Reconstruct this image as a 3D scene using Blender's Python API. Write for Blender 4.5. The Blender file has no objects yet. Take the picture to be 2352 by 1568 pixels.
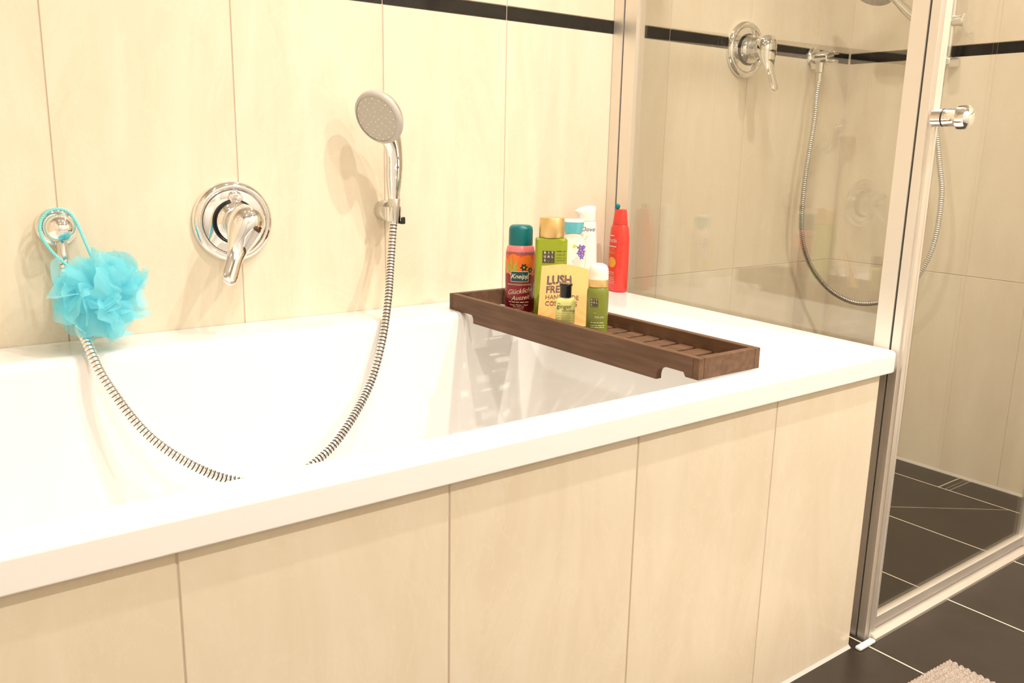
import bpy, bmesh, math, random
from mathutils import Vector, Matrix, Euler

random.seed(7)
scene = bpy.context.scene
COL = scene.collection
PI = math.pi

# ---------------------------------------------------------------- camera
YAW, PITCH, ROLL = 0.6464, -0.2203, 0.0208
FPX = 1979.76
cam_data = bpy.data.cameras.new('camera')
cam_data.sensor_width = 36.0
cam_data.lens = FPX / 2352.0 * 36.0
cam_data.clip_start = 0.02
cam = bpy.data.objects.new('camera', cam_data)
COL.objects.link(cam)
_fw = Vector((math.sin(YAW) * math.cos(PITCH), math.cos(YAW) * math.cos(PITCH), math.sin(PITCH)))
_rt = _fw.cross(Vector((0, 0, 1))).normalized()
_up = _rt.cross(_fw)
_c, _s = math.cos(ROLL), math.sin(ROLL)
_r2 = _c * _rt + _s * _up
_u2 = -_s * _rt + _c * _up
_m = Matrix((_r2, _u2, -_fw)).transposed().to_4x4()
_m.translation = Vector((-1.4391, -1.5738, 0.8957))
cam.matrix_world = _m
scene.camera = cam

# ---------------------------------------------------------------- world and exposure
world = bpy.data.worlds.new('world')
scene.world = world
world.use_nodes = True
world.node_tree.nodes['Background'].inputs[0].default_value = (1.0, 0.93, 0.85, 1)
world.node_tree.nodes['Background'].inputs[1].default_value = 0.02
scene.view_settings.view_transform = 'Standard'
scene.view_settings.look = 'None'
scene.view_settings.gamma = 1.0
scene.view_settings.use_curve_mapping = False
scene.view_settings.exposure = 0.38
LIGHT_COL = (1.0, 0.92, 0.83)
CEIL_Z = 2.42
# ceiling downlights of the bathroom: x, y, watts
DOWNLIGHTS = [(-1.25, -0.95, 9), (-0.58, -0.95, 27), (-0.10, -1.25, 50), (-0.07, -0.22, 20),
              (-1.15, -2.15, 42), (0.30, -2.15, 92)]

# ---------------------------------------------------------------- dimensions
H = 0.5646          # bath rim height
WB = 0.814          # bath depth from the back wall
RIM = 0.036         # rim face height
XS = 1.0            # shower wall
XL = -1.80          # left wall
YF = -2.70          # front wall (behind the camera)
ZS0, ZS1 = 1.163, 1.192   # black border


# ---------------------------------------------------------------- materials
def mat(name, col, rough=0.4, metal=0.0, spec=0.5, coat=0.0, trans=0.0, ior=1.45, sss=0.0):
    m = bpy.data.materials.new(name)
    m.use_nodes = True
    b = m.node_tree.nodes['Principled BSDF']
    b.inputs['Base Color'].default_value = (*col, 1)
    b.inputs['Roughness'].default_value = rough
    b.inputs['Metallic'].default_value = metal
    b.inputs['Specular IOR Level'].default_value = spec
    b.inputs['Coat Weight'].default_value = coat
    b.inputs['Transmission Weight'].default_value = trans
    b.inputs['IOR'].default_value = ior
    if sss:
        b.inputs['Subsurface Weight'].default_value = sss
        b.inputs['Subsurface Radius'].default_value = (0.01, 0.01, 0.01)
    return m


def nodes(m):
    return m.node_tree.nodes, m.node_tree.links, m.node_tree.nodes['Principled BSDF']


def ramp(ns, stops):
    r = ns.new('ShaderNodeValToRGB')
    e = r.color_ramp.elements
    while len(e) > 1:
        e.remove(e[0])
    e[0].position = stops[0][0]
    e[0].color = (*stops[0][1], 1)
    for p, c in stops[1:]:
        k = e.new(p)
        k.color = (*c, 1)
    return r


def coords(ns, lk, scale, jitter=True):
    tc = ns.new('ShaderNodeTexCoord')
    mp = ns.new('ShaderNodeMapping')
    mp.inputs['Scale'].default_value = scale
    lk.new(tc.outputs['Object'], mp.inputs['Vector'])
    if jitter:
        oi = ns.new('ShaderNodeObjectInfo')
        mu = ns.new('ShaderNodeMath')
        mu.operation = 'MULTIPLY'
        mu.inputs[1].default_value = 37.0
        lk.new(oi.outputs['Random'], mu.inputs[0])
        lk.new(mu.outputs[0], mp.inputs['Location'])
    return mp


def tile_mat(name, base, light, dark, rough):
    m = mat(name, base, rough)
    ns, lk, b = nodes(m)
    mp = coords(ns, lk, (9, 9, 2.2))
    n1 = ns.new('ShaderNodeTexNoise')
    n1.inputs['Scale'].default_value = 1.0
    n1.inputs['Detail'].default_value = 7
    n1.inputs['Roughness'].default_value = 0.62
    n1.inputs['Distortion'].default_value = 0.7
    lk.new(mp.outputs[0], n1.inputs['Vector'])
    r1 = ramp(ns, [(0.30, dark), (0.5, base), (0.72, light)])
    lk.new(n1.outputs['Fac'], r1.inputs[0])
    mp2 = coords(ns, lk, (5, 5, 3))
    n2 = ns.new('ShaderNodeTexNoise')
    n2.inputs['Scale'].default_value = 1.3
    n2.inputs['Detail'].default_value = 9
    n2.inputs['Roughness'].default_value = 0.7
    n2.inputs['Distortion'].default_value = 1.6
    lk.new(mp2.outputs[0], n2.inputs['Vector'])
    v = ramp(ns, [(0.0, (0, 0, 0)), (0.485, (0, 0, 0)), (0.5, (1, 1, 1)), (0.515, (0, 0, 0))])
    lk.new(n2.outputs['Fac'], v.inputs[0])
    mx = ns.new('ShaderNodeMixRGB')
    mx.inputs[2].default_value = (*light, 1)
    mu = ns.new('ShaderNodeMath')
    mu.operation = 'MULTIPLY'
    mu.inputs[1].default_value = 0.45
    lk.new(v.outputs[0], mu.inputs[0])
    lk.new(mu.outputs[0], mx.inputs[0])
    lk.new(r1.outputs[0], mx.inputs[1])
    lk.new(mx.outputs[0], b.inputs['Base Color'])
    return m


M = {}
M['tile'] = tile_mat('beige_stone_tile', (0.79, 0.692, 0.535), (0.84, 0.755, 0.61), (0.75, 0.64, 0.475), 0.16)
M['black_tile'] = mat('black_glazed_tile', (0.012, 0.010, 0.009), 0.12)
M['grout'] = mat('grout_beige', (0.68, 0.57, 0.47), 0.9)
M['grout_floor'] = mat('grout_floor', (0.74, 0.64, 0.50), 0.9)
M['floor_tile'] = tile_mat('dark_floor_tile', (0.034, 0.0245, 0.019), (0.041, 0.030, 0.0235), (0.028, 0.020, 0.0155), 0.32)
M['acrylic'] = mat('white_acrylic', (0.90, 0.885, 0.86), 0.12, coat=0.2)
M['chrome'] = mat('chrome', (0.86, 0.85, 0.84), 0.045, metal=1.0)
M['satin'] = mat('satin_chrome', (0.72, 0.70, 0.67), 0.28, metal=1.0)
M['alu'] = mat('satin_aluminium', (0.84, 0.79, 0.73), 0.42, metal=0.75)
M['alu_dark'] = mat('aluminium_groove', (0.05, 0.045, 0.04), 0.6)
M['rubber'] = mat('black_rubber', (0.012, 0.012, 0.013), 0.5)
M['hose_dark'] = mat('hose_gap', (0.035, 0.03, 0.035), 0.5)
M['hose_groove'] = mat('hose_groove_grey', (0.22, 0.20, 0.18), 0.4, metal=0.7)
M['shower_face'] = mat('grey_plastic_face', (0.55, 0.52, 0.48), 0.4)
M['nozzle'] = mat('pale_silicone', (0.85, 0.80, 0.68), 0.5)
M['white_paint'] = mat('white_paint', (0.80, 0.79, 0.76), 0.55)
M['plaster'] = mat('ceiling_paint', (0.84, 0.82, 0.78), 0.8)
M['silicone'] = mat('grey_silicone', (0.52, 0.49, 0.45), 0.5)

# wood of the bath tray
m = mat('dark_stained_wood', (0.10, 0.055, 0.03), 0.5, spec=0.3)
ns, lk, b = nodes(m)
mp = coords(ns, lk, (60, 5, 60))
nz = ns.new('ShaderNodeTexNoise')
nz.inputs['Scale'].default_value = 1.5
nz.inputs['Detail'].default_value = 8
nz.inputs['Distortion'].default_value = 0.4
lk.new(mp.outputs[0], nz.inputs['Vector'])
rp = ramp(ns, [(0.25, (0.092, 0.047, 0.025)), (0.55, (0.138, 0.073, 0.041)), (0.8, (0.19, 0.105, 0.061))])
lk.new(nz.outputs['Fac'], rp.inputs[0])
lk.new(rp.outputs[0], b.inputs['Base Color'])
M['wood'] = m

# clear pane: transparent body with mirror reflection by the Fresnel law (Schlick)
def glass_mat(name, tint, dull=0.0):
    m = bpy.data.materials.new(name)
    m.use_nodes = True
    ns, lk = m.node_tree.nodes, m.node_tree.links
    ns.clear()
    out = ns.new('ShaderNodeOutputMaterial')
    tr = ns.new('ShaderNodeBsdfTransparent')
    tr.inputs[0].default_value = (*tint, 1)
    gl = ns.new('ShaderNodeBsdfGlossy')
    gl.inputs['Roughness'].default_value = 0.0
    gl.inputs[0].default_value = (1, 1, 1, 1)
    ge = ns.new('ShaderNodeNewGeometry')
    dot = ns.new('ShaderNodeVectorMath')
    dot.operation = 'DOT_PRODUCT'
    lk.new(ge.outputs['Incoming'], dot.inputs[0])
    lk.new(ge.outputs['True Normal'], dot.inputs[1])
    def mth(op, a=None, bb=None):
        n = ns.new('ShaderNodeMath')
        n.operation = op
        for i, x in enumerate((a, bb)):
            if x is None:
                continue
            if isinstance(x, (int, float)):
                n.inputs[i].default_value = x
            else:
                lk.new(x, n.inputs[i])
        return n.outputs[0]
    a = mth('ABSOLUTE', dot.outputs['Value'])
    o = mth('SUBTRACT', 1.0, a)
    p = mth('POWER', o, 5.0)
    k = mth('MULTIPLY_ADD', p, 0.93)
    k.node.inputs[2].default_value = 0.07
    mx = ns.new('ShaderNodeMixShader')
    lk.new(k, mx.inputs[0])
    lk.new(tr.outputs[0], mx.inputs[1])
    lk.new(gl.outputs[0], mx.inputs[2])
    lk.new(mx.outputs[0], out.inputs[0])
    return m


M['glass'] = glass_mat('shower_glass', (0.935, 0.935, 0.915))

# netting of the bath puff: part open mesh, part scattering plastic
m = bpy.data.materials.new('turquoise_netting')
m.use_nodes = True
ns, lk = m.node_tree.nodes, m.node_tree.links
ns.clear()
out = ns.new('ShaderNodeOutputMaterial')
df = ns.new('ShaderNodeBsdfDiffuse')
df.inputs[0].default_value = (0.38, 0.91, 1.0, 1)
tl = ns.new('ShaderNodeBsdfTranslucent')
tl.inputs[0].default_value = (0.38, 0.91, 1.0, 1)
tp = ns.new('ShaderNodeBsdfTransparent')
m1 = ns.new('ShaderNodeMixShader')
m1.inputs[0].default_value = 0.5
lk.new(df.outputs[0], m1.inputs[1])
lk.new(tl.outputs[0], m1.inputs[2])
m2 = ns.new('ShaderNodeMixShader')
m2.inputs[0].default_value = 0.55
lk.new(tp.outputs[0], m2.inputs[1])
lk.new(m1.outputs[0], m2.inputs[2])
lk.new(m2.outputs[0], out.inputs[0])
M['net'] = m
M['cord'] = mat('turquoise_cord', (0.26, 0.74, 0.74), 0.7)

# bath mat yarn
m = mat('grey_brown_yarn', (0.36, 0.30, 0.25), 0.95, spec=0.1)
ns, lk, b = nodes(m)
mp = coords(ns, lk, (90, 90, 90), False)
nz = ns.new('ShaderNodeTexNoise')
nz.inputs['Detail'].default_value = 4
lk.new(mp.outputs[0], nz.inputs['Vector'])
rp = ramp(ns, [(0.3, (0.20, 0.155, 0.125)), (0.55, (0.40, 0.335, 0.28)), (0.8, (0.60, 0.53, 0.46))])
lk.new(nz.outputs['Fac'], rp.inputs[0])
lk.new(rp.outputs[0], b.inputs['Base Color'])
M['yarn'] = m

# packaging
for k, c, r in [('teal', (0.0, 0.145, 0.155), 0.3), ('red_bottle', (0.27, 0.012, 0.028), 0.22),
                ('red_deep', (0.16, 0.005, 0.014), 0.22), ('pink', (0.80, 0.20, 0.20), 0.22),
                ('mauve', (0.36, 0.10, 0.11), 0.25), ('poppy', (0.82, 0.10, 0.015), 0.3),
                ('poppy2', (0.86, 0.19, 0.02), 0.3), ('leaf', (0.36, 0.46, 0.05), 0.4),
                ('ink_black', (0.02, 0.018, 0.018), 0.5), ('cream', (0.85, 0.76, 0.55), 0.4),
                ('white_print', (0.85, 0.82, 0.78), 0.4), ('label_teal', (0.008, 0.07, 0.085), 0.35),
                ('green_can', (0.20, 0.225, 0.032), 0.28), ('brown_label', (0.085, 0.066, 0.035), 0.4),
                ('kraft', (0.82, 0.47, 0.165), 0.75), ('ink_grey', (0.12, 0.085, 0.085), 0.6),
                ('black_cap', (0.012, 0.012, 0.012), 0.18), ('ginger', (0.72, 0.70, 0.26), 0.3),
                ('olive_ink', (0.10, 0.09, 0.03), 0.5), ('olive_soft', (0.42, 0.42, 0.14), 0.5),
                ('white_plastic', (0.86, 0.84, 0.78), 0.3), ('cream_plastic_and_glare', (0.86, 0.80, 0.68), 0.3),
                ('purple', (0.18, 0.10, 0.48), 0.4), ('navy', (0.05, 0.06, 0.22), 0.4),
                ('yellow', (0.80, 0.62, 0.05), 0.4), ('red_plastic', (0.84, 0.062, 0.045), 0.28),
                ('orange_print', (0.90, 0.42, 0.05), 0.4), ('blush', (0.84, 0.66, 0.55), 0.35),
                ('grey_ink', (0.35, 0.33, 0.36), 0.5), ('gold_ink', (0.55, 0.42, 0.16), 0.4)]:
    M[k] = mat(k, c, r)
M['gold'] = mat('brushed_gold', (0.80, 0.56, 0.25), 0.36, metal=0.85)
M['blue_ball'] = mat('teal_metallic', (0.0, 0.22, 0.30), 0.12, metal=0.6)
M['green_glass'] = mat('green_clear_plastic', (0.40, 0.50, 0.03), 0.08, trans=0.55, ior=1.4)
M['teal_clear'] = mat('teal_clear_cap', (0.20, 0.72, 0.84), 0.06, trans=0.45, ior=1.45)
M['bulb'] = mat('lamp_lens', (1, 1, 1), 0.4)
M['bulb'].node_tree.nodes['Principled BSDF'].inputs['Emission Color'].default_value = (*LIGHT_COL, 1)
M['bulb'].node_tree.nodes['Principled BSDF'].inputs['Emission Strength'].default_value = 25


# ---------------------------------------------------------------- mesh helpers
class MB:
    def __init__(self):
        self.v, self.f, self.m = [], [], []

    def add(self, vs, fs, mi=0, T=None):
        o = len(self.v)
        for p in vs:
            p = Vector(p)
            if T is not None:
                p = T @ p
            self.v.append(p[:])
        for f in fs:
            self.f.append(tuple(i + o for i in f))
            self.m.append(mi)

    def box(self, x0, x1, y0, y1, z0, z1, mi=0, T=None):
        vs = [(x, y, z) for x in (x0, x1) for y in (y0, y1) for z in (z0, z1)]
        self.add(vs, [(0, 1, 3, 2), (4, 6, 7, 5), (0, 4, 5, 1), (2, 3, 7, 6), (0, 2, 6, 4), (1, 5, 7, 3)], mi, T)

    def rbox(self, x0, x1, y0, y1, z0, z1, bev=0.002, seg=2, mi=0, T=None):
        bm = bmesh.new()
        bmesh.ops.create_cube(bm, size=1)
        for v in bm.verts:
            v.co = Vector(((x0 + x1) / 2 + v.co.x * (x1 - x0), (y0 + y1) / 2 + v.co.y * (y1 - y0),
                           (z0 + z1) / 2 + v.co.z * (z1 - z0)))
        bmesh.ops.bevel(bm, geom=bm.edges[:], offset=bev, segments=seg, profile=0.5, affect='EDGES')
        bm.verts.index_update()
        self.add([v.co.copy() for v in bm.verts], [tuple(v.index for v in f.verts) for f in bm.faces], mi, T)
        bm.free()

    def rings(self, loops, mi=0, T=None, cap0=True, cap1=True, mats=None, closed=True):
        n = len(loops[0])
        o = len(self.v)
        for L in loops:
            for p in L:
                p = Vector(p)
                if T is not None:
                    p = T @ p
                self.v.append(p[:])
        for i in range(len(loops) - 1):
            k = mats[i] if mats else mi
            for j in range(n if closed else n - 1):
                a, b2 = o + i * n + j, o + i * n + (j + 1) % n
                self.f.append((a, b2, b2 + n, a + n))
                self.m.append(k)
        if cap0:
            self.f.append(tuple(o + j for j in reversed(range(n))))
            self.m.append(mats[0] if mats else mi)
        if cap1:
            self.f.append(tuple(o + (len(loops) - 1) * n + j for j in range(n)))
            self.m.append(mats[-1] if mats else mi)

    def lathe(self, prof, n=32, mi=0, T=None, mats=None, cap=True):
        loops = [[(max(r, 1e-5) * math.cos(2 * PI * j / n), max(r, 1e-5) * math.sin(2 * PI * j / n), z)
                  for j in range(n)] for r, z in prof]
        self.rings(loops, mi, T, cap, cap, mats)

    def loft(self, secs, n=40, mi=0, T=None, mats=None, cap=True):
        # secs: (z, half width, half depth, exponent[, cx, cy])
        loops = []
        for s in secs:
            z, a, b, e = s[:4]
            cx, cy = (s[4], s[5]) if len(s) > 4 else (0, 0)
            L = []
            for j in range(n):
                t = 2 * PI * j / n
                c, si = math.cos(t), math.sin(t)
                L.append((cx + a * math.copysign(abs(c) ** (2 / e), c), cy + b * math.copysign(abs(si) ** (2 / e), si), z))
            loops.append(L)
        self.rings(loops, mi, T, cap, cap, mats)

    def tube(self, pts, rad, n=10, mi=0, mats=None, squash=None):
        pts = [Vector(p) for p in pts]
        loops = []
        t0 = (pts[1] - pts[0]).normalized()
        ref = Vector((1, 0, 0)) if abs(t0.x) < 0.8 else Vector((0, 1, 0))
        nrm = (ref - t0 * ref.dot(t0)).normalized()
        for i, p in enumerate(pts):
            t = (pts[min(i + 1, len(pts) - 1)] - pts[max(i - 1, 0)]).normalized()
            nrm = (nrm - t * nrm.dot(t)).normalized()
            bn = t.cross(nrm)
            r = rad[i] if hasattr(rad, '__len__') else rad
            ra, rb = r if hasattr(r, '__len__') else (r, r)
            loops.append([p + nrm * ra * math.cos(2 * PI * j / n) + bn * rb * math.sin(2 * PI * j / n) for j in range(n)])
        self.rings(loops, mi, None, True, True, mats)

    def prism(self, poly, d0, d1, axis='z', mi=0, T=None):
        def p3(a, b2, d):
            return {'z': (a, b2, d), 'x': (d, a, b2), 'y': (a, d, b2)}[axis]
        n = len(poly)
        vs = [p3(a, b2, d0) for a, b2 in poly] + [p3(a, b2, d1) for a, b2 in poly]
        fs = [tuple(reversed(range(n))), tuple(range(n, 2 * n))]
        fs += [(i, (i + 1) % n, n + (i + 1) % n, n + i) for i in range(n)]
        self.add(vs, fs, mi, T)

    def build(self, name, mats, parent=None, smooth=None, loc=None):
        me = bpy.data.meshes.new(name)
        me.from_pydata(self.v, [], self.f)
        if not isinstance(mats, (list, tuple)):
            mats = [mats]
        for k in mats:
            me.materials.append(M[k])
        me.polygons.foreach_set('material_index', self.m)
        bm = bmesh.new()
        bm.from_mesh(me)
        bmesh.ops.recalc_face_normals(bm, faces=bm.faces[:])
        bm.to_mesh(me)
        bm.free()
        if smooth is not None:
            me.polygons.foreach_set('use_smooth', [True] * len(me.polygons))
            me.set_sharp_from_angle(angle=math.radians(smooth))
        me.update()
        return link(name, me, parent, loc)


def link(name, me, parent=None, loc=None):
    o = bpy.data.objects.new(name, me)
    COL.objects.link(o)
    if parent is not None:
        o.parent = parent
    if loc is not None:
        o.location = loc
    return o


def thing(name, label, cat, loc=(0, 0, 0), rotz=0.0, group=None):
    o = bpy.data.objects.new(name, None)
    o.empty_display_size = 0.05
    COL.objects.link(o)
    o.location = loc
    o.rotation_euler = (0, 0, rotz)
    tag(o, label, cat, group)
    return o


def tag(o, label, cat, group=None):
    o['label'] = label
    o['category'] = cat
    if group:
        o['group'] = group


def structure(o, label):
    o['kind'] = 'structure'
    o['label'] = label
    o['category'] = o.name.split('_')[0]
    return o


def frame(axis, origin=(0, 0, 0), up=(0, 0, 1)):
    """matrix whose local z runs along axis"""
    z = Vector(axis).normalized()
    u = Vector(up)
    if abs(z.dot(u)) > 0.95:
        u = Vector((1, 0, 0))
    x = u.cross(z).normalized()
    y = z.cross(x)
    T = Matrix((x, y, z)).transposed().to_4x4()
    T.translation = Vector(origin)
    return T


def spline(pts, step):
    """Catmull-Rom through pts, resampled at equal steps"""
    P = [Vector(p) for p in pts]
    P = [P[0] * 2 - P[1]] + P + [P[-1] * 2 - P[-2]]
    raw = []
    for i in range(1, len(P) - 2):
        a, b2, c, d = P[i - 1:i + 3]
        for k in range(40):
            t = k / 40
            raw.append(0.5 * ((2 * b2) + (c - a) * t + (2 * a - 5 * b2 + 4 * c - d) * t * t + (3 * b2 - a - 3 * c + d) * t ** 3))
    raw.append(P[-2])
    out, acc = [raw[0]], 0.0
    for i in range(1, len(raw)):
        seg = raw[i] - raw[i - 1]
        L = seg.length
        while acc + L >= step and L > 0:
            f = (step - acc) / L
            q = raw[i - 1] + seg * f
            out.append(q)
            raw[i - 1] = q
            seg = raw[i] - q
            L = seg.length
            acc = 0.0
        acc += L
    return out


def text_geo(s, size, bold=0.0, shear=0.0, spacing=1.0, xscale=1.0):
    cu = bpy.data.curves.new('glyphs', 'FONT')
    cu.body = s
    cu.size = size
    cu.align_x = 'CENTER'
    cu.align_y = 'CENTER'
    cu.offset = bold * size
    cu.shear = shear
    cu.space_character = spacing
    cu.resolution_u = 3
    ob = bpy.data.objects.new('glyphs', cu)
    COL.objects.link(ob)
    dg = bpy.context.evaluated_depsgraph_get()
    me = ob.evaluated_get(dg).to_mesh()
    vs = [(v.co.x * xscale, v.co.y) for v in me.vertices]
    fs = [tuple(p.vertices) for p in me.polygons]
    ob.evaluated_get(dg).to_mesh_clear()
    bpy.data.objects.remove(ob)
    bpy.data.curves.remove(cu)
    return vs, fs


def put_text(mb, fn, s, u, v, size, mi=0, rot=0.0, **kw):
    vs, fs = text_geo(s, size, **kw)
    c, si = math.cos(rot), math.sin(rot)
    mb.add([fn(u + x * c - y * si, v + x * si + y * c) for x, y in vs], fs, mi)


def put_rect(mb, fn, u0, u1, v0, v1, mi=0, nu=10, nv=1):
    vs = [fn(u0 + (u1 - u0) * i / nu, v0 + (v1 - v0) * j / nv) for j in range(nv + 1) for i in range(nu + 1)]
    fs = [(j * (nu + 1) + i, j * (nu + 1) + i + 1, (j + 1) * (nu + 1) + i + 1, (j + 1) * (nu + 1) + i)
          for j in range(nv) for i in range(nu)]
    mb.add(vs, fs, mi)


def put_poly(mb, fn, pts, mi=0):
    cu = sum(p[0] for p in pts) / len(pts)
    cv = sum(p[1] for p in pts) / len(pts)
    n = len(pts)
    vs = [fn(cu, cv)] + [fn((cu + p[0]) / 2, (cv + p[1]) / 2) for p in pts] + [fn(*p) for p in pts]
    fs = []
    for i in range(n):
        j = (i + 1) % n
        fs += [(0, 1 + i, 1 + j), (1 + i, 1 + n + i, 1 + n + j, 1 + j)]
    mb.add(vs, fs, mi)


def blob(cu, cv, r, lobes, depth, ph=0.0, n=36, sx=1.0):
    return [(cu + sx * r * (1 + depth * math.sin(lobes * t + ph)) * math.cos(t), cv + r * (1 + depth * math.sin(lobes * t + ph)) * math.sin(t))
            for t in [2 * PI * i / n for i in range(n)]]


def put_words(mb, fn, u0, u1, v, h, mi, seed):
    """a line of print too small to read: word-long dashes"""
    rnd = random.Random(seed)
    u = u0
    while u < u1 - h:
        w = min(h * rnd.uniform(1.5, 4.5), u1 - u)
        put_rect(mb, fn, u, u + w, v - h * 0.28, v + h * 0.28, mi, 3)
        u += w + h * 0.7


def cyl_map(r, eps=0.0004):
    R = r + eps
    return lambda u, v: (R * math.sin(u / R), -R * math.cos(u / R), v)


def oval_map(a, b2, e, eps=0.0005, back=False):
    def fn(u, v):
        t = min(abs(u) / a, 0.999)
        y = b2 * (1 - t ** e) ** (1 / e) + eps
        return (u, -y, v)
    return fn


# ---------------------------------------------------------------- the room: walls, floor, ceiling
def slab(name, label, x0, x1, y0, y1, z0, z1, mk):
    mb = MB()
    mb.box(x0, x1, y0, y1, z0, z1)
    return structure(mb.build(name, mk), label)


GAP = 0.0022
GAPF = 0.0036
wall_back = slab('wall_back', 'beige stone tiled wall with a black border behind the bath and shower', XL, XS + 0.1, 0.0018, 0.12, 0, CEIL_Z, 'grout')
wall_right = slab('wall_right', 'beige tiled side wall inside the shower', XS + 0.0018, XS + 0.12, YF, 0.0, 0, CEIL_Z, 'grout')
wall_left = slab('wall_left', 'beige wall at the head of the bath', XL - 0.12, XL, YF, 0.12, 0, CEIL_Z, 'tile')
wall_front = slab('wall_front', 'plain wall opposite the bath', XL, XS + 0.12, YF - 0.12, YF, 0, CEIL_Z, 'white_paint')
ceiling = slab('ceiling', 'white painted ceiling', XL - 0.12, XS + 0.12, YF - 0.12, 0.12, CEIL_Z, CEIL_Z + 0.1, 'plaster')
floor = slab('floor', 'dark brown tiled floor with pale joints', XL - 0.12, XS + 0.12, YF - 0.12, 0.12, -0.1, -0.0003, 'grout_floor')

_tile_cache = {}


def tile_piece(name, mk, cx, cy, cz, w, d, h, parent, bev=0.0008):
    key = (mk, round(w, 4), round(d, 4), round(h, 4))
    if key not in _tile_cache:
        mb = MB()
        mb.rbox(-w / 2, w / 2, -d / 2, d / 2, -h / 2, h / 2, bev, 1)
        o = mb.build(name, mk, parent)
        _tile_cache[key] = o.data
    else:
        o = link(name, _tile_cache[key], parent)
    o.location = (cx, cy, cz)
    return o


def wall_tiles_back(xs, rows):
    for x0, x1 in zip(xs[:-1], xs[1:]):
        for z0, z1, mk in rows:
            nm = 'border_tile' if mk == 'black_tile' else 'tile'
            g = 0.0006 if mk == 'black_tile' else 0.0
            tile_piece(nm, mk, (x0 + x1) / 2, 0.004, (z0 + z1) / 2, x1 - x0 - GAP, 0.008, z1 - z0 - GAP * 0.5, wall_back)


ROWS_UP = [(ZS0, ZS1, 'black_tile'), (ZS1, 1.79, 'tile'), (1.79, CEIL_Z, 'tile')]
xs_bath = [XL, -1.783, -1.483, -1.183, -0.883, -0.583, -0.283, 0.030]
wall_tiles_back(xs_bath[1:], [(H - 0.01, ZS0, 'tile')] + ROWS_UP)
xs_shower = [0.030, 0.221, 0.530, 0.838, XS]
wall_tiles_back(xs_shower, [(0, 0.575, 'tile'), (0.575, ZS0, 'tile')] + ROWS_UP)
ys = [0.0, -0.297, -0.590, -0.885, -1.18, -1.475, -1.77, -2.065, -2.36, -2.655]
for y1, y0 in zip(ys[:-1], ys[1:]):
    for z0, z1, mk in [(0, 0.575, 'tile'), (0.575, ZS0, 'tile')] + ROWS_UP:
        nm = 'border_tile' if mk == 'black_tile' else 'tile'
        tile_piece(nm, mk, XS + 0.004, (y0 + y1) / 2, (z0 + z1) / 2, 0.008, y1 - y0 - GAP, z1 - z0 - GAP * 0.5, wall_right)

# floor tiles, pale joints between; the shower's drain fall is cut across one tile
cols = [(-1.80, -1.52), (-1.52, -1.22), (-1.22, -0.92), (-0.92, -0.62), (-0.62, -0.32), (-0.32, -0.0205), (-0.0205, 0.278), (0.278, 0.577), (0.577, 0.877), (0.877, XS)]
for k, (x0, x1) in enumerate(cols):
    inside = x0 > -0.1
    if k == 8:
        rows = [(-1.39, -0.79), (-1.99, -1.39), (-2.59, -1.99), (-0.19, 0.0)]
    elif k == 7:
        rows = [(-1.11, -0.51), (-1.71, -1.11), (-2.31, -1.71), (-0.51, 0.0), (-2.7, -2.31)]
    else:
        rows = [(-1.09, -0.49), (-1.69, -1.09), (-2.29, -1.69), (-2.7, -2.29)]
        if inside:
            rows.append((-0.49, 0.0))
    for y0, y1 in rows:
        tile_piece('floor_tile', 'floor_tile', (x0 + x1) / 2, (y0 + y1) / 2, -0.005, x1 - x0 - GAPF, y1 - y0 - GAPF, 0.010, floor, 0.0003)
x0, x1, g = 0.577 + GAPF / 2, 0.877 - GAPF / 2, 0.0018
ya, yb = -0.446, -0.677
for poly in ([(x0, -0.79 + g), (x1, -0.79 + g), (x1, yb - g), (x0, ya - g)], [(x0, ya + g), (x1, yb + g), (x1, -0.19 - g), (x0, -0.19 - g)]):
    mb = MB()
    mb.prism(poly, -0.010, 0.0)
    mb.build('floor_tile', 'floor_tile', floor)

# silicone bead at the foot of the shower wall
mb = MB()
mb.prism([(XS - 0.007, 0.0), (XS, 0.0), (XS, 0.007)], -0.80, 0.0, 'y')
mb.build('sealant_bead', 'silicone', wall_right)

mb = MB()
mb.prism([(XS - 0.005, 0.0005), (XS + 0.001, 0.0005), (XS + 0.001, -0.005)], 0.0, CEIL_Z)
mb.build('sealant_bead', 'grout', wall_right)

# room door in the wall opposite
door = MB()
door.rbox(-0.43, 0.43, -0.02, 0.02, 0.005, 2.0, 0.003)
door_o = structure(door.build('door_1', 'white_paint', None, 40, (-0.35, YF + 0.022, 0)), 'white panelled room door opposite the bath')
for zz0, zz1 in ((0.15, 0.85), (1.0, 1.85)):
    for xx in (-0.2, 0.2):
        mb = MB()
        mb.rbox(xx - 0.14, xx + 0.14, 0.02, 0.03, zz0, zz1, 0.006)
        mb.build('door_panel', 'white_paint', door_o, 40)
mb = MB()
mb.tube([(0.37, 0.02, 1.0), (0.37, 0.06, 1.0), (0.36, 0.068, 1.0), (0.25, 0.068, 1.0)], 0.009, 10)
mb.build('door_handle', 'satin', door_o, 40)

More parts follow.
